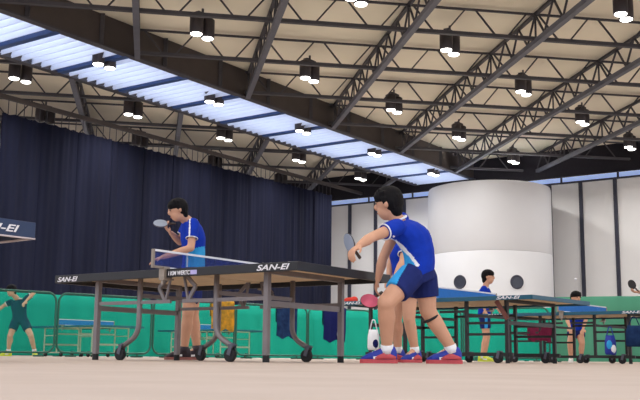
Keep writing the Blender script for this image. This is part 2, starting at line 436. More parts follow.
# ================================================================ TABLES
def fillet(pts, r, n=6):
    out = [V(pts[0])]
    for i in range(1, len(pts)-1):
        a, b, c = V(pts[i-1]), V(pts[i]), V(pts[i+1]); d1 = (a-b).normalized(); d2 = (c-b).normalized(); rr = min(r, (a-b).length*.49, (c-b).length*.49)
        p, q = b+d1*rr, b+d2*rr
        for k in range(n+1):
            t = k/n; out.append(p*(1-t)**2+b*2*t*(1-t)+q*t*t)
    out.append(V(pts[-1])); return out
def caster(parent, x, y, ztop, mt, axis=0):
    f = MB(); 
    f.cyl((x, y, .12), (x, y, ztop), .016, 10)
    for s in (-1, 1): f.bar((x+.0, y+s*.026, .135), (x-.025, y+s*.026, .055), .035, .006, up=V((0, 1, 0)))
    f.box((x, y, .135), (.05, .06, .012)); c = f.build('caster_fork', M_whl, parent)
    w_ = MB(); w_.tube([(x-.025, y-.02, .055), (x-.025, y-.016, .055), (x-.025, y+.016, .055), (x-.025, y+.02, .055)], .055, 20, rs=[.045, .055, .055, .045]); w_.build('wheel', M_rub, c, bevel=0)
    return c
def table(Lp, yaw, W, label, style, edge, texts):
    g = thing('table_tennis_table', label, 'table', (Lp[0], Lp[1], 0), yaw)
    AP = .07 if style == 'grey' else (.088 if style == 'navy' else .05)
    for h in (0, 1):
        x0, x1 = (.0, 1.365) if h == 0 else (1.375, 2.74)
        b = MB(); b.box(((x0+x1)/2, W/2, .751), (x1-x0, W, .018)); tp = b.build('tabletop', M_top, g)
        b = MB(); b.box(((x0+x1)/2, W/2, .738), (x1-x0-.03, W-.03, .008)); b.build('underside_board', M_wood, tp)
        b = MB(); zc = .76-AP/2-.0005; r_ = .0
        b.box(((x0+x1)/2, -.001, zc), (x1-x0+.002, .022, AP)); b.box(((x0+x1)/2, W+.001, zc), (x1-x0+.002, .022, AP))
        xe = x0 if h == 0 else x1; b.box((xe, W/2, zc), (.022, W+.024, AP))
        b.build('edge_band', edge, tp, bevel=.004)
        if style == 'navy':
            b = MB(); zz = .76-AP-.006
            b.box(((x0+x1)/2, -.001, zz+.003), (x1-x0, .026, .007)); b.box(((x0+x1)/2, W+.001, zz+.003), (x1-x0, .026, .007)); b.box((xe, W/2, zz+.003), (.026, W+.024, .007)); b.build('lower_lip', M_apronw, tp)
    LM = M_grey if style in ('grey',) else (M_cream if style == 'cream' else M_blk)
    w = .046 if style == 'grey' else (.03 if style == 'cream' else .042); v0, v1 = .15, W-.15
    def mir(h, x): return x if h == 0 else 2.74-x
    for h in (0, 1):
        for v in (v0, v1):
            x = mir(h, .40); b = MB(); b.bar((x, v, .05), (x, v, .735), w, w); lg = b.build('leg', LM, g, bevel=.005)
            b = MB(); b.cyl((x, v, 0), (x, v, .055), w*.62, 14); b.build('rubber_foot', M_rub, lg)
            xi = mir(h, .93); sg = -1 if h == 0 else 1
            if style == 'grey':
                pts = fillet([(xi, v, .73), (xi, v, .22), (xi+sg*.19, v, .12)], .13, 8)
                b = MB(); b.tube(pts, .023, 10); lg = b.build('caster_leg', LM, g, smooth=True); caster(lg, xi+sg*.19, v, .15, LM)
            else:
                b = MB(); b.bar((xi, v, .1), (xi, v, .735), w*.9, w*.9); lg = b.build('leg', LM, g)
                b = MB(); b.bar((mir(h, .33), v, .1), (mir(h, 1.2), v, .1), w*.8, w); rl = b.build('base_rail', LM, g)
                for xx in (.5, 1.15): caster(rl, mir(h, xx), v, .1, LM)
            if style == 'grey':
                b = MB(); b.bar((mir(h, .40), v, .50), (mir(h, 1.30), v, .50), .022, .03); b.build('side_rail', LM, g)
                b = MB(); b.bar((mir(h, 1.30), v, .74), (mir(h, 1.16), v, .62), .02, .03); b.bar((mir(h, 1.16), v, .62), (mir(h, 1.24), v, .50), .02, .03); b.bar((mir(h, 1.24), v, .5), (mir(h, 1.30), v, .74), .016, .02); b.build('folding_bracket', M_grey, g)
            elif style == 'cream':
                b = MB(); b.bar((mir(h, .40), v, .52), (mir(h, .93), v, .52), .025, .025); b.build('side_rail', LM, g)
            else:
                for zz in (.33, .46):
                    b = MB(); b.bar((mir(h, .40), v, zz), (mir(h, .93), v, zz), .025, .03); b.build('side_rail', LM, g)
                b = MB(); b.bar((mir(h, .93), v, .6), (mir(h, 1.3), v, .6), .025, .03); b.build('side_rail', LM, g)
                if h == 1 and v == v0 and style == 'black':
                    b = MB(); b.bar((2.74-.50, v-.06, .71), (2.74-.36, v-.06, .5), .02, .05); b.build('brown_strut', mat('brown_strut', (112, 62, 54), .6), g)
        zz = .46 if style != 'cream' else .3
        b = MB(); b.bar((mir(h, .40), v0, zz), (mir(h, .40), v1, zz), .022, .045); b.build('end_rail', LM, g)
        b = MB(); b.bar((mir(h, .40), v0, .715), (mir(h, .40), v1, .715), .04, .04); b.build('top_rail', LM, g)
        b = MB(); b.bar((mir(h, .93), v0, .56), (mir(h, .93), v1, .56), .022, .035); b.build('cross_rail', LM, g)
    for (txt, u0, wd, z0, ht, sh) in texts:
        lettering(txt, (u0, -.0125, z0), (1, 0, 0), (0, 0, 1), ht, wd, g, shear=sh)
    return g
def net(Lp, yaw, W, label, mt):
    g = thing('table_tennis_net', label, 'net', (Lp[0], Lp[1], .76), yaw); x = 1.37
    for s, v in ((-1, -.15), (1, W+.15)):
        b = MB(); b.bar((x, v, .0), (x, v, .155), .022, .022); b.bar((x, v, .01), (x, v+s*-.19, .01), .03, .02); b.build('post', M_clamp, g)
        b = MB(); vi = -.03 if s < 0 else W+.03
        b.box((x, vi, -.03), (.06, .03, .09)); b.box((x, vi-s*.045, -.085), (.06, .12, .015)); b.cyl((x, vi, -.13), (x, vi, -.08), .012, 10); b.build('clamp', M_clamp, g)
    b = MB(); b.box((x, W/2, .078), (.003, W+.28, .12)); b.build('net_mesh', mt, g)
    b = MB(); b.box((x, W/2, .148), (.012, W+.3, .017)); b.build('net_tape', M_tape, g)
    b = MB(); b.cyl((x, -.14, .012), (x, W+.14, .012), .006, 8); b.build('net_cord', M_tape, g)
    return g
YM = -.611; LM_ = (-.167-2.74*math.cos(YM), 7.168-2.74*math.sin(YM))
tm = table(LM_, YM, 1.35, 'large black edged table with grey legs and tan underside in the foreground', 'grey', M_apron,
      [('SAN-EI', .03, .27, .697, .045, .3), ('SAN-EI', 2.36, .32, .701, .045, .3), ('I KIM WERTC', 1.42, .24, .702, .036, .1)])
b = MB(); b.box((1.7, -.0135, .72), (.07, .003, .036)); b.build('emblem', mat('violet_emblem', (186, 180, 232), .6), tm)
net(LM_, YM, 1.35, 'blue net with white tape on the foreground black edged table', M_nett)
YB = math.atan2(-.637, .771)
table((.26, 12.35), YB, 1.5, 'teal edged table with black legs behind the foreground player', 'black', M_apronb, [('SAN-EI', .06, .3, .718, .034, .3), ('SAN-EI', 2.3, .3, .718, .036, .3)])
net((.26, 12.35), YB, 1.5, 'blue net on the teal edged table behind the foreground player', M_nett2)
table((2.62, 15.3), YB, 1.5, 'teal edged black legged table at the right, farther than the similar one', 'black2', M_apronb, [('SAN-EI', .1, .3, .718, .034, .3), ('SAN-EI', 2.3, .3, .718, .036, .3)])
net((2.62, 15.3), YB, 1.5, 'blue net on the far right table in front of a crouching player', M_nett2)
# table cut by the left edge of the picture
yl = math.radians(51.5); cr_ = V((-1.583, 5.198, 0)); ul = V((math.cos(yl), math.sin(yl), 0)); Ll = cr_-ul*2.74
table((Ll.x, Ll.y), yl, 1.5, 'navy edged table corner sticking in from the left picture edge', 'navy', M_apronn, [('SAN-EI', 2.345, .3, .692, .04, .3)])
# tables behind the green barriers
ye = math.radians(14)
pe = at(38, 325, 22.6)
table((-7.35, 24.5), YB, 1.4, 'blue table with pale legs behind the leftmost green barriers', 'cream', M_apronb, [])
net((-7.35, 24.5), YB, 1.4, 'blue net on the table behind the leftmost green barriers', M_nett2)
yf = math.radians(20)
table((-4.5, 26.9), YB, 1.4, 'blue table with pale legs behind the middle green barriers', 'cream', M_apronb, [])
net((-4.5, 26.9), YB, 1.4, 'blue net on the table behind the middle green barriers', M_nett2)

# ================================================================ BARRIERS AND SHEETS
def barrier(p0, p1, H, label):
    d = (p1-p0); L = d.length-.06; d.normalize(); g = thing('green_barrier', label, 'barrier', p0+d*.03, math.atan2(d.y, d.x))
    pts = []; r = .2
    for cx_, cz, a0 in ((L-r, H-r, 0), (r, H-r, 90), (r, .09+r, 180), (L-r, .09+r, 270)):
        for k in range(7): a = math.radians(a0+k*15); pts.append(V((cx_+r*math.cos(a), 0, cz+r*math.sin(a))))
    b = MB(); b.tube(pts, .024, 8, True); b.build('frame', M_pipe, g, smooth=True)
    b = MB(); n = len(pts); b.add([p+V((0, dy, 0)) for dy in (-.004, .004) for p in pts], [tuple(range(n)), tuple(range(2*n-1, n-1, -1))]); b.build('mesh_panel', M_net, g)
    for x in (.35, L-.35):
        b = MB(); b.bar((x, -.22, .02), (x, .22, .02), .04, .04); b.bar((x, 0, .02), (x, 0, .1), .03, .03); b.build('foot', M_pipe, g)
bl = lambda k: V((-6.8+6.3*k, 20.1+5.7*k, 0))
ks = [-.124, .165, .454, .743, 1.032, 1.321]
nm = ['leftmost', 'second from left', 'third from left', 'fourth from left', 'fifth from left']
for i in range(5): barrier(bl(ks[i]), bl(ks[i+1]), 1.39, 'green framed mesh barrier on the floor behind the tables, '+nm[i])
rp = [V((1.75, 27.2, 0)), V((3.9, 26, 0)), V((6.0, 24.8, 0)), V((8.1, 23.6, 0))]
for i in range(2): barrier(rp[i], rp[i+1], 1.39, 'green framed mesh barrier behind the black legged tables, '+('left one' if i == 0 else 'right one'))
def sheet(name, p0, p1, H, m, label, amp=.05):
    d = p1-p0; L = d.length; d.normalize(); nv = V((-d.y, d.x, 0)); b = MB(); N_ = int(L/.12); vs = []; W_ = 6
    for th in (0, .02):
        for i in range(N_+1):
            a = L*i/N_; 
            for j in range(W_):
                z = .02+(H-.02)*j/(W_-1); off = amp*(math.sin(a*4.3)+.5*math.sin(a*9.7+z*2))*(1.1-.6*j/(W_-1)); vs.append(d*a+nv*(off+th)+V((0, 0, z)))
    o2 = (N_+1)*W_; fs = []
    for i in range(N_):
        for j in range(W_-1):
            f = (i*W_+j, (i+1)*W_+j, (i+1)*W_+j+1, i*W_+j+1); fs += [f, tuple(x+o2 for x in reversed(f))]
        fs += [(i*W_+W_-1, (i+1)*W_+W_-1, (i+1)*W_+W_-1+o2, i*W_+W_-1+o2)]
    b.add(vs, fs); g = thing(name, label, 'screen', p0); b.build('fabric', m, g, smooth=True)
    for k in range(int(L/2.4)+1):
        a = min(L-.1, k*2.4+.1); q = MB(); q.bar(d*a+nv*.1, d*a+nv*.1+V((0, 0, H)), .03, .03); q.bar(d*a+nv*-.15+V((0, 0, .015)), d*a+nv*.3+V((0, 0, .015)), .03, .03); q.build('support_post', M_pipe, g)
sheet('green_sheet_screen', V((-10.6, 22.5, 0)), V((-.2, 31.9, 0)), 1.64, M_teal, 'bright teal fabric screen standing behind the barriers on the left')
sheet('green_sheet_screen', V((-.35, 32.1, 0)), V((8.0, 28.2, 0)), 1.6, M_teal, 'bright teal fabric screen behind the player in yellow shoes')
sheet('green_sheet_screen', V((5.55, 22.6, 0)), V((10.0, 20.8, 0)), 1.52, M_green, 'muted green fabric screen behind the tables at the far right', .07)

# ================================================================ PEOPLE
def blob(mb, voxel, mats, smooth=3):
    me = mb.mesh('tmp', mats); o = bpy.data.objects.new('tmp', me); C.objects.link(o)
    r = o.modifiers.new('r', 'REMESH'); r.mode = 'VOXEL'; r.voxel_size = voxel; r.use_smooth_shade = True
    s = o.modifiers.new('s', 'SMOOTH'); s.factor = .5; s.iterations = smooth
    dg = bpy.context.evaluated_depsgraph_get(); out = bpy.data.meshes.new_from_object(o.evaluated_get(dg))
    bpy.data.objects.remove(o); out.materials.clear()
    for q in (mats if isinstance(mats, (list, tuple)) else [mats]): out.materials.append(q)
    for p in out.polygons: p.material_index = 0; p.use_smooth = True
    return out
def obj(name, me, parent=None):
    me.name = name; o = bpy.data.objects.new(name, me); C.objects.link(o)
    if parent: put(o, parent)
    return o
def lerp(a, b, t): return a*(1-t)+b*t
def hand(b, W, d, n, curl, k=1., thumb=1, fr=1.):
    d = d.normalized(); n = (n-d*n.dot(d)).normalized(); a = d.cross(n)*thumb
    b.ell(W+d*.045*k, d*.052*k, a*.04*k, n*.016*k, 8)
    for i, (o_, L) in enumerate(((.03, .07), (.01, .08), (-.011, .074), (-.031, .058))):
        p = W+d*.082*k+a*o_*k; dd = d+a*(o_*3)
        for j, f in enumerate((.45, .32, .28)):
            dd = (dd.normalized()*math.cos(curl)+n*math.sin(curl)); q = p+dd.normalized()*L*f*k
            b.caps(p, q, .0095*fr*k*(1-j*.08), .009*fr*k*(1-j*.1)); p = q
    p = W+d*.022*k+a*.03*k; q = p+(d*.6+a*.7+n*.3).normalized()*.036*k; r = q+(d*.9+a*.15+n*.5).normalized()*.03*k
    b.caps(p, q, .013*k, .011*fr*k); b.caps(q, r, .011*fr*k, .009*fr*k)
def shoe(par, org, ankle, d, mt, sole_mt, k=1., tilt=0., trim=None):
    d = V((d[0], d[1], 0)).normalized(); side = V((-d.y, d.x, 0)); up = V((0, 0, 1)); heel = V((ankle.x, ankle.y, 0))-d*.07*k-org
    sec = [(-.005, .024, .07, .03), (.012, .036, .11, .0), (.05, .04, .13, 0), (.09, .04, .125, 0), (.13, .043, .095, 0), (.17, .046, .075, 0), (.21, .047, .06, 0), (.245, .04, .04, 0), (.268, .02, .026, 0)]
    b = MB(); R_ = []
    for x, w_, h_, o_ in sec: R_.append((heel+d*x*k+up*(.018+h_/2)*k, side*w_*k, up*h_/2*k))
    b.loft(R_); o = b.build('shoe', mt, par, smooth=True)
    s = MB(); foot = []
    out = [(-.012, .018), (0, .034), (.06, .037), (.11, .034), (.16, .046), (.21, .049), (.25, .042), (.275, .022)]
    pts = [heel+d*x*k+side*w_*k for x, w_ in out]+[heel+d*x*k-side*w_*k for x, w_ in reversed(out)]
    n = len(pts); s.add([p+up*.002 for p in pts]+[p+up*.032*k for p in pts], [tuple(range(n-1, -1, -1)), tuple(range(n, 2*n))]+[(i, (i+1) % n, n+(i+1) % n, n+i) for i in range(n)])
    s.build('sole', sole_mt, o)
    if mt is M_shoeb:
        for sg in (-1, 1):
            q = MB(); q.loft([(heel+d*x*k+side*sg*w_*k+up*z*k, up*hh*k, side*.006) for x, w_, z, hh in ((.0, .024, .045, .012), (.03, .040, .05, .016), (.08, .041, .06, .024), (.12, .0435, .05, .018), (.16, .0445, .04, .008))]); q.build('side_panel', M_shoer, o, smooth=True)
    l = MB()
    for i in range(4): x = .115+i*.022; hh = (.108-i*.012+.018)*k; l.bar(heel+d*x*k+side*.022*k+up*(hh-.004), heel+d*x*k-side*.022*k+up*(hh-.004), .006, .006)
    l.bar(heel+d*.09*k+side*.034*k+up*.05, heel+d*.17*k+side*.045*k+up*.045, .012, .02); l.bar(heel+d*.09*k-side*.034*k+up*.05, heel+d*.17*k-side*.045*k+up*.045, .012, .02)
    l.build('laces', trim or M_white, o)

def person(label, J, face, shirt, shorts, shoes, sole, vox=.008, hair=True, group=None, k=1., handcurl=(.5, .5), hdir=(None, None), hn=(None, None), trim=None,
           shirt_pan=None, short_pan=None, feet=None, long_sock=None, sleeve=.62, hem=.72, hk=1., sk=1., lk=1., lat=None, headup=V((0, 0, 1)), slen=None):
    feet = [(a[0], a[1], 0) for a in (feet or ((0, -1), (0, -1)))]
    org = V(((J['anL'].x+J['anR'].x)/2, (J['anL'].y+J['anR'].y)/2, 0)); J = {a: p-org for a, p in J.items()}
    shl = (J['shL']-J['shR']).normalized(); hpl = (J['hpL']-J['hpR']).normalized()
    P = (J['hpL']+J['hpR'])/2; S = (J['shL']+J['shR'])/2; T = S-P; TL = T.length; td = T.normalized()
    frt = shl.cross(td).normalized(); frh = hpl.cross(td).normalized()
    bend = J.get('mid', lerp(P, S, .5))
    def spine(t): return P*(1-t)**2+bend*2*t*(1-t)+S*t*t if 'mid' in J else lerp(P, S, t)
    def torso(b, ex, t0, t1, top=True, n=9):
        prof = [(-.12, .155, .10), (0, .168, .115), (.25, .145, .105), (.45, .142, .104), (.7, .168, .118), (.88, .172, .105), (1.0, .12, .075), (1.08, .06, .055)]
        R_ = []
        for i in range(n+1):
            t = t0+(t1-t0)*i/n
            for j in range(len(prof)-1):
                if prof[j][0] <= t <= prof[j+1][0]:
                    f = (t-prof[j][0])/(prof[j+1][0]-prof[j][0]); rx = prof[j][1]*(1-f)+prof[j+1][1]*f; ry = prof[j][2]*(1-f)+prof[j+1][2]*f
            l = lerp(hpl, shl, max(0, min(1, t))).normalized(); d_ = td; l = (l-d_*l.dot(d_)).normalized(); f_ = l.cross(d_)
            R_.append((spine(t) if t > 0 else P+td*TL*t, l*(rx*k+ex), f_*(ry*k+ex)))
        b.loft(R_)
    kh = k*hk
    # body
    b = MB(); torso(b, -.004, -.12, 1.06)
    H = J['head']; f = V(face).normalized(); hu = (headup-f*headup.dot(f)).normalized(); l = hu.cross(f).normalized()
    b.caps(S+td*.0, H-hu*.07*k-f*.02*k, .062*k, .056*k)
    b.ell(H+hu*.02*kh-f*.005*kh, l*.074*kh, f*.094*kh, hu*.098*kh); b.ell(H-hu*.045*kh+f*.028*kh, l*.056*kh, f*.06*kh, hu*.07*kh)
    b.ell(H-hu*.012*kh+f*.095*kh, l*.014*kh, f*.02*kh, hu*.024*kh, 6); b.ell(H+hu*.014*kh+f*.088*kh, l*.009*kh, f*.012*kh, hu*.03*kh, 6)
    for s in (-1, 1): b.ell(H-hu*.005*kh+l*s*.077*kh-f*.008*kh, l*.01*kh, f*.019*kh, hu*.032*kh, 6)
    for sd in 'LR':
        sh, el, wr = J['sh'+sd], J['el'+sd], J['wr'+sd]
        b.caps(sh, el, .052*k, .039*k); b.caps(el, lerp(el, wr, .35), .039*k, .042*k); b.caps(lerp(el, wr, .35), wr, .042*k, .026*k)
        i = 'LR'.index(sd); dd = hdir[i] or (wr-el); nn = hn[i] or V((0, 0, -1)); hand(b, wr, V(dd), V(nn), handcurl[i], k*1.02, 1 if sd == 'L' else -1, 1. if vox < .01 else 1.5)
        hp, kn, an = J['hp'+sd], J['kn'+sd], J['an'+sd]
        q_ = k*lk; b.caps(hp, kn, .088*q_, .062*q_); b.caps(kn, lerp(kn, an, .3), .058*q_, .059*q_); b.caps(lerp(kn, an, .3), an, .059*q_, .038*q_)
        cb = -(kn-hp).cross(hpl).normalized() if True else 0
        mid = lerp(kn, an, .3); back = V((0, 0, 0))-V(feet['LR'.index(sd)]).normalized() if feet else V((0, 1, 0)); b.ell(mid+back*.016*k, hpl*.05*k, back*.05*k, (kn-an).normalized()*.12*k, 8)
        fd = V(feet[i]).normalized() if feet else V((0, -1, 0)); b.caps(an, an+fd*.12*k-V((0, 0, max(0, an.z-.055))), .034*k, .03*k)
    me = blob(b, vox, M_skin); body = obj('person', me); body.location = org
    tag(body, label, 'person', group)
    # face
    for s in (-1, 1):
        e = MB(); e.ell(H+hu*.012*kh+f*.084*kh+l*s*.03*kh, l*.013*kh, f*.008*kh, hu*.006*kh, 6); e.build('eye', M_eye, body, smooth=True)
        e = MB(); e.bar(H+hu*.032*kh+f*.088*kh+l*s*.015*kh, H+hu*.033*kh+f*.08*kh+l*s*.047*kh, .006, .006); e.build('eyebrow', M_hair, body)
    e = MB(); e.ell(H-hu*.058*kh+f*.086*kh, l*.022*kh, f*.007*kh, hu*.007*kh, 6); e.build('mouth', M_lip, body, smooth=True)
    # hair
    b = MB(); b.ell(H+hu*.022*kh-f*.03*kh, l*.085*kh, f*.082*kh, hu*.095*kh); b.ell(H+hu*.052*kh-f*.004*kh, l*.085*kh, f*.102*kh, hu*.074*kh); b.ell(H+hu*.058*kh+f*.052*kh, l*.07*kh, f*.045*kh, hu*.034*kh)
    b.ell(H-hu*.05*kh-f*.05*kh, l*.06*kh, f*.045*kh, hu*.06*kh)
    rr = random.Random(5)
    for i in range(26):
        a = rr.uniform(-2.6, 2.6); p = H+hu*rr.uniform(.0, .05)*kh+(f*math.cos(a)*.094+l*math.sin(a)*.08)*kh
        if math.cos(a) > .5: p = p+hu*.018*kh-f*.012*kh
        elif math.cos(a) < -.1: p = p-hu*.035*kh
        b.caps(p+hu*.03*kh-f*.012, p-hu*.012*kh-f*.01, .013*kh, .005*kh)
    obj('hair', blob(b, max(.007, vox*.9), M_hair, 1), body)
    # shirt
    b = MB(); torso(b, .02, .02, 1.02)
    for sd in 'LR':
        sh, el = J['sh'+sd], J['el'+sd]; d_ = (el-sh); L = d_.length; d_.normalize(); x = d_.orthogonal().normalized(); y = d_.cross(x)
        b.loft([(sh-d_*.03, x*.06*k, y*.06*k), (sh+d_*.02, x*.068*k, y*.068*k), (sh+d_*L*sleeve, x*.066*k, y*.066*k)])
        b.ell(sh, x*.068*k, y*.068*k, d_*.068*k, 8)
    me = blob(b, vox, [shirt, M_sky, M_white]); so = obj('shirt', me, body)
    if shirt_pan: paint(me, org, shirt_pan)
    for sd in 'LR':
        sh, el = J['sh'+sd], J['el'+sd]; d_ = (el-sh); L = d_.length; d_.normalize(); x = d_.orthogonal().normalized(); y = d_.cross(x); c0 = sh+d_*(L*sleeve)
        q = MB(); q.tube([c0+(x*math.cos(2*PI*i/20)+y*math.sin(2*PI*i/20))*.062*k for i in range(20)], .006, 6, True); q.build('sleeve_trim', M_white, so, smooth=True)
    q = MB(); c0 = S+td*.035*k; q.tube([c0+(shl*math.cos(2*PI*i/20)*.078+frt*math.sin(2*PI*i/20)*.072)*k for i in range(20)], .01, 6, True); q.build('collar', M_white if trim is None else trim, so, smooth=True)
    # shorts
    b = MB(); torso(b, .016, -.12, .12, n=4)
    for sd in 'LR':
        hp, kn = J['hp'+sd], J['kn'+sd]; d_ = (kn-hp); L = d_.length; d_.normalize(); x = d_.orthogonal().normalized(); y = d_.cross(x)
        b.loft([(hp-d_*.06*k, x*.09*k, y*.09*k), (hp, x*.108*k, y*.108*k), (hp+d_*L*.4, x*.105*k, y*.105*k), (hp+d_*L*hem, x*.1*k, y*.1*k)])
    me = blob(b, vox, [shorts, M_sky, M_white]); obj('shorts', me, body)
    if short_pan: paint(me, org, short_pan)
    for i, sd in enumerate('LR'):
        an = J['an'+sd]; kn = J['kn'+sd]
        s = MB(); top = lerp(an, kn, .1 if long_sock is None else long_sock); s.cyl(V((an.x, an.y, max(.06, an.z-.03))), top, .045*k*lk, 14, .046*k*lk); s.build('sock', M_white if shoes is not M_shoed else M_shoed, body, smooth=True)
        shoe(body, org, an+org, feet[i] if feet else (0, -1), shoes, sole, k*sk)
    return body
def paint(me, org, polys):
    """printed panels: (vertical outline in x,z ; material slot ; side the panel faces)"""
    def inside(x, z, P):
        c = False
        for i in range(len(P)):
            (x1, z1), (x2, z2) = P[i], P[i-1]
            if (z1 > z) != (z2 > z) and x < (x2-x1)*(z-z1)/(z2-z1)+x1: c = not c
        return c
    for p in me.polygons:
        c = p.center+org
        if p.normal.y < .1:
            for P, mi in polys:
                if inside(c.x, c.z, P): p.material_index = mi
def racket(c, nrm, hd, rub, label, k=1.):
    nrm = nrm.normalized(); hd = (hd-nrm*hd.dot(nrm)).normalized(); s = hd.cross(nrm)
    g = thing('table_tennis_racket', label, 'racket', c)
    def disc(r, a, b_, m, name, par):
        q = MB(); n = 28; vs = [s*(r*math.cos(2*PI*i/n))+hd*(r*1.05*math.sin(2*PI*i/n))+nrm*z for z in (a, b_) for i in range(n)]
        q.add(vs, [tuple(range(n-1, -1, -1)), tuple(range(n, 2*n))]+[(i, (i+1) % n, n+(i+1) % n, n+i) for i in range(n)]); return q.build(name, m, par)
    disc(.076, -.003, .003, M_handle, 'blade', g); disc(.073, .003, .007, rub, 'rubber_sheet', g); disc(.073, -.007, -.003, rub, 'rubber_sheet', g)
    q = MB(); q.loft([(hd*.06, s*.014, nrm*.006), (hd*.09, s*.013, nrm*.010), (hd*.165, s*.015, nrm*.011)]); q.build('handle', M_handle, g, smooth=True)
    return g
def xz(pts, Y): return [(at(x, y, Y).x, at(x, y, Y).z) for x, y in pts]

# foreground player bending to the left at the table end
Y2 = 7.75
J = dict(head=at(388.5, 203.5, 7.68), shL=at(397, 227, 7.53), shR=at(401, 220, 7.88), elL=at(372, 237, 7.34), wrL=at(359, 245.5, 7.2), elR=at(383, 258, 7.93), wrR=at(378, 279, 7.97),
         hpL=at(411, 276, 7.66), hpR=at(424, 277, 7.86), knL=at(386, 303, 7.50), anL=at(387, 349, 7.66), knR=at(428, 311, 7.88), anR=at(452, 349, 7.95), mid=at(426, 242, 7.74))
pan = [(xz([(391, 238), (396, 239), (403, 245), (411, 254), (420, 266), (400, 268), (396, 256)], 7.6), 2), (xz([(393, 241), (397, 242), (402, 248), (409, 256), (416, 266), (403, 267), (398, 255)], 7.6), 1)]
span = [(xz([(397, 262), (409, 262), (398, 280), (390, 300), (378, 300)], 7.55), 1)]
p2 = person('player in blue bending left beside the foreground table, black band under the knee', J, (-.9, .42, -.12), M_shirt, M_short, M_shoeb, M_shoer, vox=.0085,
            shirt_pan=pan, short_pan=span, feet=((-1, .12), (-1, .1)), handcurl=(.75, .6), hdir=(at(351, 252, 7.15)-at(359, 245.5, 7.2), None), hn=(V((.3, .2, -1)), V((1, 0, 0))), sleeve=.5, hem=.6, headup=V((-.3, 0, 1)), k=1.03, hk=1.13, sk=1.02, lk=1.1)
q = MB(); a = at(430.5, 318, 7.89)-p2.location; ax = (at(449, 349, 7.95)-at(428, 311, 7.88)).normalized(); x = ax.orthogonal().normalized(); y = ax.cross(x)
q.tube([a+(x*math.cos(2*PI*i/24)+y*math.sin(2*PI*i/24))*.064 for i in range(24)], .012, 8, True); q.build('knee_band', M_rub, p2, smooth=True)
racket(at(349.5, 243, 7.29), V((.88, .42, .3)), at(356, 259, 7.2)-at(349.5, 243, 7.29), M_grub, 'racket seen nearly edge on in the outstretched hand of the bending player')
racket(at(369.5, 301, 7.95), V((.15, -.75, .65)), at(378, 290, 7.97)-at(369, 301, 7.97), M_pink, 'pink racket held low beside the knee of the bending player')
# player behind the table
J = dict(head=at(178, 210, 10.2), shL=at(193, 224, 10.12), shR=at(188, 223, 10.48), elL=at(191, 248, 10.05), wrL=at(163, 257, 10.0), elR=at(180, 242, 10.5), wrR=at(171, 233, 10.35),
         hpL=at(192, 274, 10.2), hpR=at(193, 274, 10.42), knL=at(188, 314, 10.15), anL=at(184, 350, 10.2), knR=at(193, 313, 10.42), anR=at(197, 349, 10.45), mid=at(196, 248, 10.3))
pan = [(xz([(189.5, 216), (191, 216), (191, 238), (189.5, 238)], 10.1), 2), (xz([(186, 252), (204, 246), (206, 275), (186, 275)], 10.2), 1), (xz([(187, 250), (188.5, 250), (188.5, 275), (187, 275)], 10.2), 2)]
person('player in blue behind the foreground table raising a grey racket', J, (-.93, -.28, -.28), M_shirt, M_short, M_shoed, mat('maroon_sole', (150, 96, 92), .6), vox=.009, hk=1.06, lk=1.05, shirt_pan=pan, feet=((-1, -.2), (-1, -.1)),
       handcurl=(.25, .9), hdir=(None, at(164, 226, 10.3)-at(171, 233, 10.35)), hn=(V((0, 0, -1)), V((.6, 0, 1))), sleeve=.6)
racket(at(160.5, 223.5, 10.27), V((.12, -.62, .8)), at(168, 228, 10.32)-at(160.5, 223.5, 10.27), M_grub, 'grey racket held up by the player behind the table')
# partner hidden behind the bending player
J = dict(head=at(405, 234, 9.5), shL=at(406, 244, 9.42), shR=at(398, 244, 9.78), elL=at(403, 262, 9.3), wrL=at(396, 275, 9.2), elR=at(391, 262, 9.85), wrR=at(389, 277, 9.6),
         hpL=at(410, 283, 9.5), hpR=at(402, 283, 9.72), knL=at(409, 319, 9.45), anL=at(415, 350, 9.5), knR=at(396, 318, 9.7), anR=at(398, 350, 9.75))
person('player mostly hidden behind the bending foreground player, bare legs and blue shoes showing', J, (-.9, -.1, -.1), M_shirt, M_short, M_shoeb, M_shoer, vox=.009, feet=((-.7, -.7), (-.9, -.1)), sleeve=.6, hem=.45)
# left background player
Y = 21.6
J = dict(head=at(11.5, 290.5, Y-.15), shL=at(26, 299, Y), shR=at(11, 302, Y+.05), elL=at(34, 293, Y), wrL=at(26, 301, Y-.2), elR=at(3, 306, Y), wrR=at(-2, 311, Y-.1),
         hpL=at(24, 321, Y), hpR=at(16, 321, Y), knL=at(31, 336, Y-.15), anL=at(34.5, 350.5, Y), knR=at(10, 336, Y-.15), anR=at(8.5, 350.5, Y))
person('crouching player in dark navy with yellow shoes behind the leftmost barrier', J, (-.5, -.8, -.15), M_navy, M_navy, M_shoey, M_shoey, vox=.013, feet=((.5, -.9), (-.7, -.7)), k=1.0, hk=1.15, sleeve=.6, hem=.6,
       shirt_pan=[(xz([(28, 303), (31, 303), (32, 325), (29, 325)], Y), 1)])
# player standing at the far right with yellow shoes
Y = 18.
J = dict(head=at(488, 277, Y), shL=at(486, 289, Y+.17), shR=at(484, 289, Y-.17), elL=at(489, 302, Y+.2), wrL=at(496, 308, Y+.15), elR=at(482, 302, Y-.2), wrR=at(485, 310, Y-.25),
         hpL=at(484.5, 316, Y+.09), hpR=at(484.5, 316, Y-.09), knL=at(487, 337, Y+.1), anL=at(484, 357, Y+.1), knR=at(486, 337, Y-.1), anR=at(482, 357, Y-.1))
person('player in blue standing far right by the round tower, yellow shoes', J, (.95, -.3, -.05), M_shirt, M_short, M_shoey, M_shoey, vox=.012, feet=((1, -.2), (1, -.35)), sleeve=.6, hem=.6,
       short_pan=[(xz([(483, 312), (486, 312), (486, 332), (483, 332)], Y), 1)], headup=V((.1, 0, 1)), k=.97, hk=1.22)
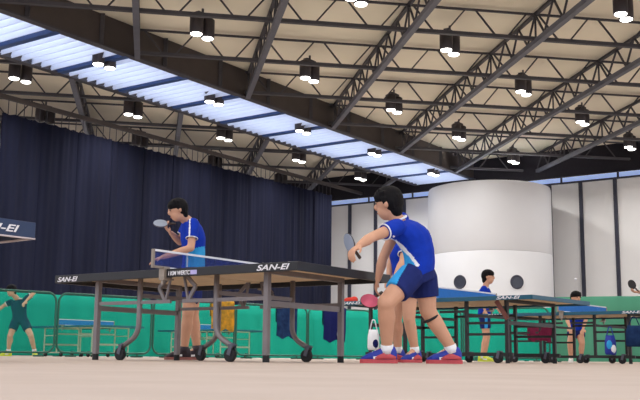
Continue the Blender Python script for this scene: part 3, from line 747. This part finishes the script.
# crouching player behind the far right table
Y = 18.2
J = dict(head=at(576, 298, Y-.15), shL=at(583, 309, Y), shR=at(571, 309, Y), elL=at(586, 319, Y-.1), wrL=at(583, 329, Y-.3), elR=at(567, 319, Y-.1), wrR=at(570, 328, Y-.3),
         hpL=at(579, 330, Y+.1), hpR=at(573, 330, Y+.1), knL=at(582, 343, Y-.1), anL=at(581, 358.5, Y), knR=at(570, 343, Y-.1), anR=at(571, 358.5, Y))
person('player in blue with dark hair crouching behind the far right table', J, (.3, -.95, -.1), M_shirt, M_short, M_shoew, M_shoew, vox=.013, feet=((.3, -1), (-.3, -1)), sleeve=.6, hem=.5, k=.92, hk=1.2)
# player whose arm reaches in from the right edge
Y = 15.6
J = dict(head=at(668, 268, Y), shL=at(672, 284, Y-.1), shR=at(664, 284, Y+.1), elL=at(668, 300, Y-.2), wrL=at(655, 300, Y-.3), elR=at(650, 292, Y), wrR=at(638, 292, Y-.1),
         hpL=at(674, 312, Y-.1), hpR=at(674, 312, Y+.1), knL=at(668, 336, Y-.1), anL=at(672, 357, Y-.1), knR=at(670, 336, Y+.1), anR=at(682, 357, Y+.1))
person('player reaching in from the right picture edge, only a forearm and hand visible', J, (-1, 0, -.1), M_shirt, M_short, M_shoew, M_shoew, vox=.014, feet=((-1, 0), (-1, 0)), handcurl=(.5, .5), hn=(None, V((0, -.4, 1))), sleeve=.5)
racket(at(632, 284.5, 15.45), V((.35, -1, .2)), at(637, 291, 15.48)-at(632, 284.5, 15.45), M_brub, 'black racket held at the right picture edge above the table')

# ================================================================ SMALL THINGS
def ball(p, label):
    b = MB(); b.ell((0, 0, 0), V((.02, 0, 0)), V((0, .02, 0)), V((0, 0, .02)), 8); o = b.build('table_tennis_ball', M_white, smooth=True); o.location = p; tag(o, label, 'ball')
ball(at(575.5, 279, 14.5), 'tiny white ball in the air above the right tables')
def cloth(name, p, d, w_, h, m, label, cat='towel', n=14, th=.03):
    """cloth folded over a rail at p, hanging on both sides"""
    d = d.normalized(); nv = V((d.y, -d.x, 0)); b = MB(); vs = []; prof = [(th, -h), (th+.02, -h*.7), (th, -h*.3), (th, -.02), (0, .018), (-th, -.02), (-th-.01, -h*.35), (-th, -h*.55)]
    rr = random.Random(hash(name) % 7+3)
    ph = rr.random()*6
    for lay in (0, 1):
        for i in range(n+1):
            a = (i/n-.5)*w_
            for (o_, z) in prof:
                s = 1-lay*.25; wv = .012*math.sin(i*1.3+ph)*abs(z)/h*2; zz = z*(1+.05*math.sin(i*.8+ph)) if z < -.1 else z-lay*.006
                vs.append(d*a*(1+.06*abs(z)/h*math.sin(ph+lay))+nv*(o_*s+wv)+V((0, 0, zz)))
    W_ = len(prof); o2 = (n+1)*W_; fs = []
    for i in range(n):
        for j in range(W_-1):
            f = (i*W_+j, (i+1)*W_+j, (i+1)*W_+j+1, i*W_+j+1); fs += [f, tuple(x+o2 for x in reversed(f))]
    b.add(vs, fs); o = b.build(name, m, smooth=True); o.location = p; tag(o, label, cat); return o
bd = V((6.3, 5.7, 0))
def on_barrier(x):
    lo, hi = -.12, 1.3
    for _ in range(40):
        mm = (lo+hi)/2; p = bl(mm); px = 320+FPX*(p-V((0, 0, CAMH))).dot(RT)/(p-V((0, 0, CAMH))).dot(FW)
        if px < x: lo = mm
        else: hi = mm
    return bl(mm)+V((0, 0, 1.415))
cloth('hanging_towel', on_barrier(221), bd, .72, .72, M_orange, 'mustard orange towel hung over the green barrier behind the caster legs')
cloth('hanging_jacket', on_barrier(286), bd, .72, .86, M_floral, 'dark blue patterned jacket hung over the green barrier', 'jacket')
j = cloth('hanging_jacket', on_barrier(334), bd, .86, .92, M_bagn, 'plain navy jacket with a pale patch hung over the green barrier', 'jacket')
q = MB(); nv = V((bd.y, -bd.x, 0)).normalized(); dd = bd.normalized(); c0 = nv*.075+V((0, 0, -.72))+dd*.15
q.add([c0+dd*(.12*math.cos(a))+V((0, 0, .14*math.sin(a)))+nv*o_ for o_ in (0, .006) for a in [2*PI*i/12 for i in range(12)]], [tuple(range(12)), tuple(range(23, 11, -1))]); q.build('pale_patch', mat('pale_patch', (170, 172, 186), .7), j)
# red cloth lying on the left end of the teal edged table
b = MB(); b.ell((0, 0, .03), V((.1, 0, 0)), V((0, .06, 0)), V((0, 0, .045)), 8); b.ell((.05, .02, .05), V((.05, 0, 0)), V((0, .04, 0)), V((0, 0, .04)), 8); b.ell((-.06, 0, .02), V((.06, 0, 0)), V((0, .05, 0)), V((0, 0, .03)), 8)
o = obj('crumpled_cloth', blob(b, .012, M_red)); o.location = (.42, 12.62, .76); tag(o, 'small crumpled red cloth on the left end of the teal edged table', 'cloth')
# things hung on the black table frames
def bag(p, w_, h, cols, label, cat, name):
    g = thing(name, label, cat, p); b = MB(); b.loft([(V((0, 0, -h)), V((w_*.42, 0, 0)), V((0, .05, 0))), (V((0, 0, -h*.9)), V((w_*.5, 0, 0)), V((0, .075, 0))), (V((0, 0, -h*.35)), V((w_*.48, 0, 0)), V((0, .07, 0))), (V((0, 0, -.05)), V((w_*.4, 0, 0)), V((0, .03, 0))), (V((0, 0, -.02)), V((w_*.38, 0, 0)), V((0, .015, 0)))])
    b.build('bag_body', cols[0], g, smooth=True)
    for i, c in enumerate(cols[1:]):
        q = MB(); q.ell(V((w_*(.12-.3*i), -.055, -h*(.72-.2*i))), V((w_*.26, 0, 0)), V((0, .03, 0)), V((0, 0, h*.22)), 8); q.build('bag_patch', c, g, smooth=True)
    q = MB(); q.tube(fillet([(-w_*.3, 0, -.03), (-w_*.1, 0, .1), (w_*.1, 0, .1), (w_*.3, 0, -.03)], .05), .008, 6); q.build('strap', cols[0], g, smooth=True)
    return g
bag(at(373.5, 328, 11.9), .15, .27, [M_white, M_bagn], 'white bag with blue patch hanging by the left shin of the bending player', 'bag', 'hanging_bag')
bag(at(610, 334, 14.0), .17, .3, [M_shoeb, M_white, M_sky], 'blue and white bag hanging under the far right table', 'bag', 'hanging_bag')
bag(at(634, 324, 13.6), .26, .32, [M_floral], 'dark backpack hanging under the table at the right picture edge', 'backpack', 'hanging_backpack')
cloth('hanging_towel', at(540, 324, 14.85), V((math.cos(YB), math.sin(YB), 0)), .42, .27, M_maroon, 'maroon towel hung on the rail between the black table legs')
# ================================================================ LIGHT
w = bpy.data.worlds.new('sky'); bpy.context.scene.world = w; w.use_nodes = True; nt = w.node_tree; N = nt.nodes; Lk = nt.links
bg = N['Background']; tc = N.new('ShaderNodeTexCoord'); sp = N.new('ShaderNodeSeparateXYZ'); cr = N.new('ShaderNodeValToRGB')
Lk.new(tc.outputs['Generated'], sp.inputs[0]); Lk.new(sp.outputs['Z'], cr.inputs[0])
e = cr.color_ramp.elements; e[0].position = .25; e[0].color = (1.45, 1.45, 1.52, 1); e[1].position = .6; e[1].color = (3.4, 3.7, 4.4, 1)
Lk.new(cr.outputs[0], bg.inputs[0]); bg.inputs[1].default_value = .8
sc = bpy.context.scene; vs = sc.view_settings; vs.view_transform = 'Standard'; vs.look = 'None'; vs.gamma = 1; vs.use_curve_mapping = False; vs.exposure = 0
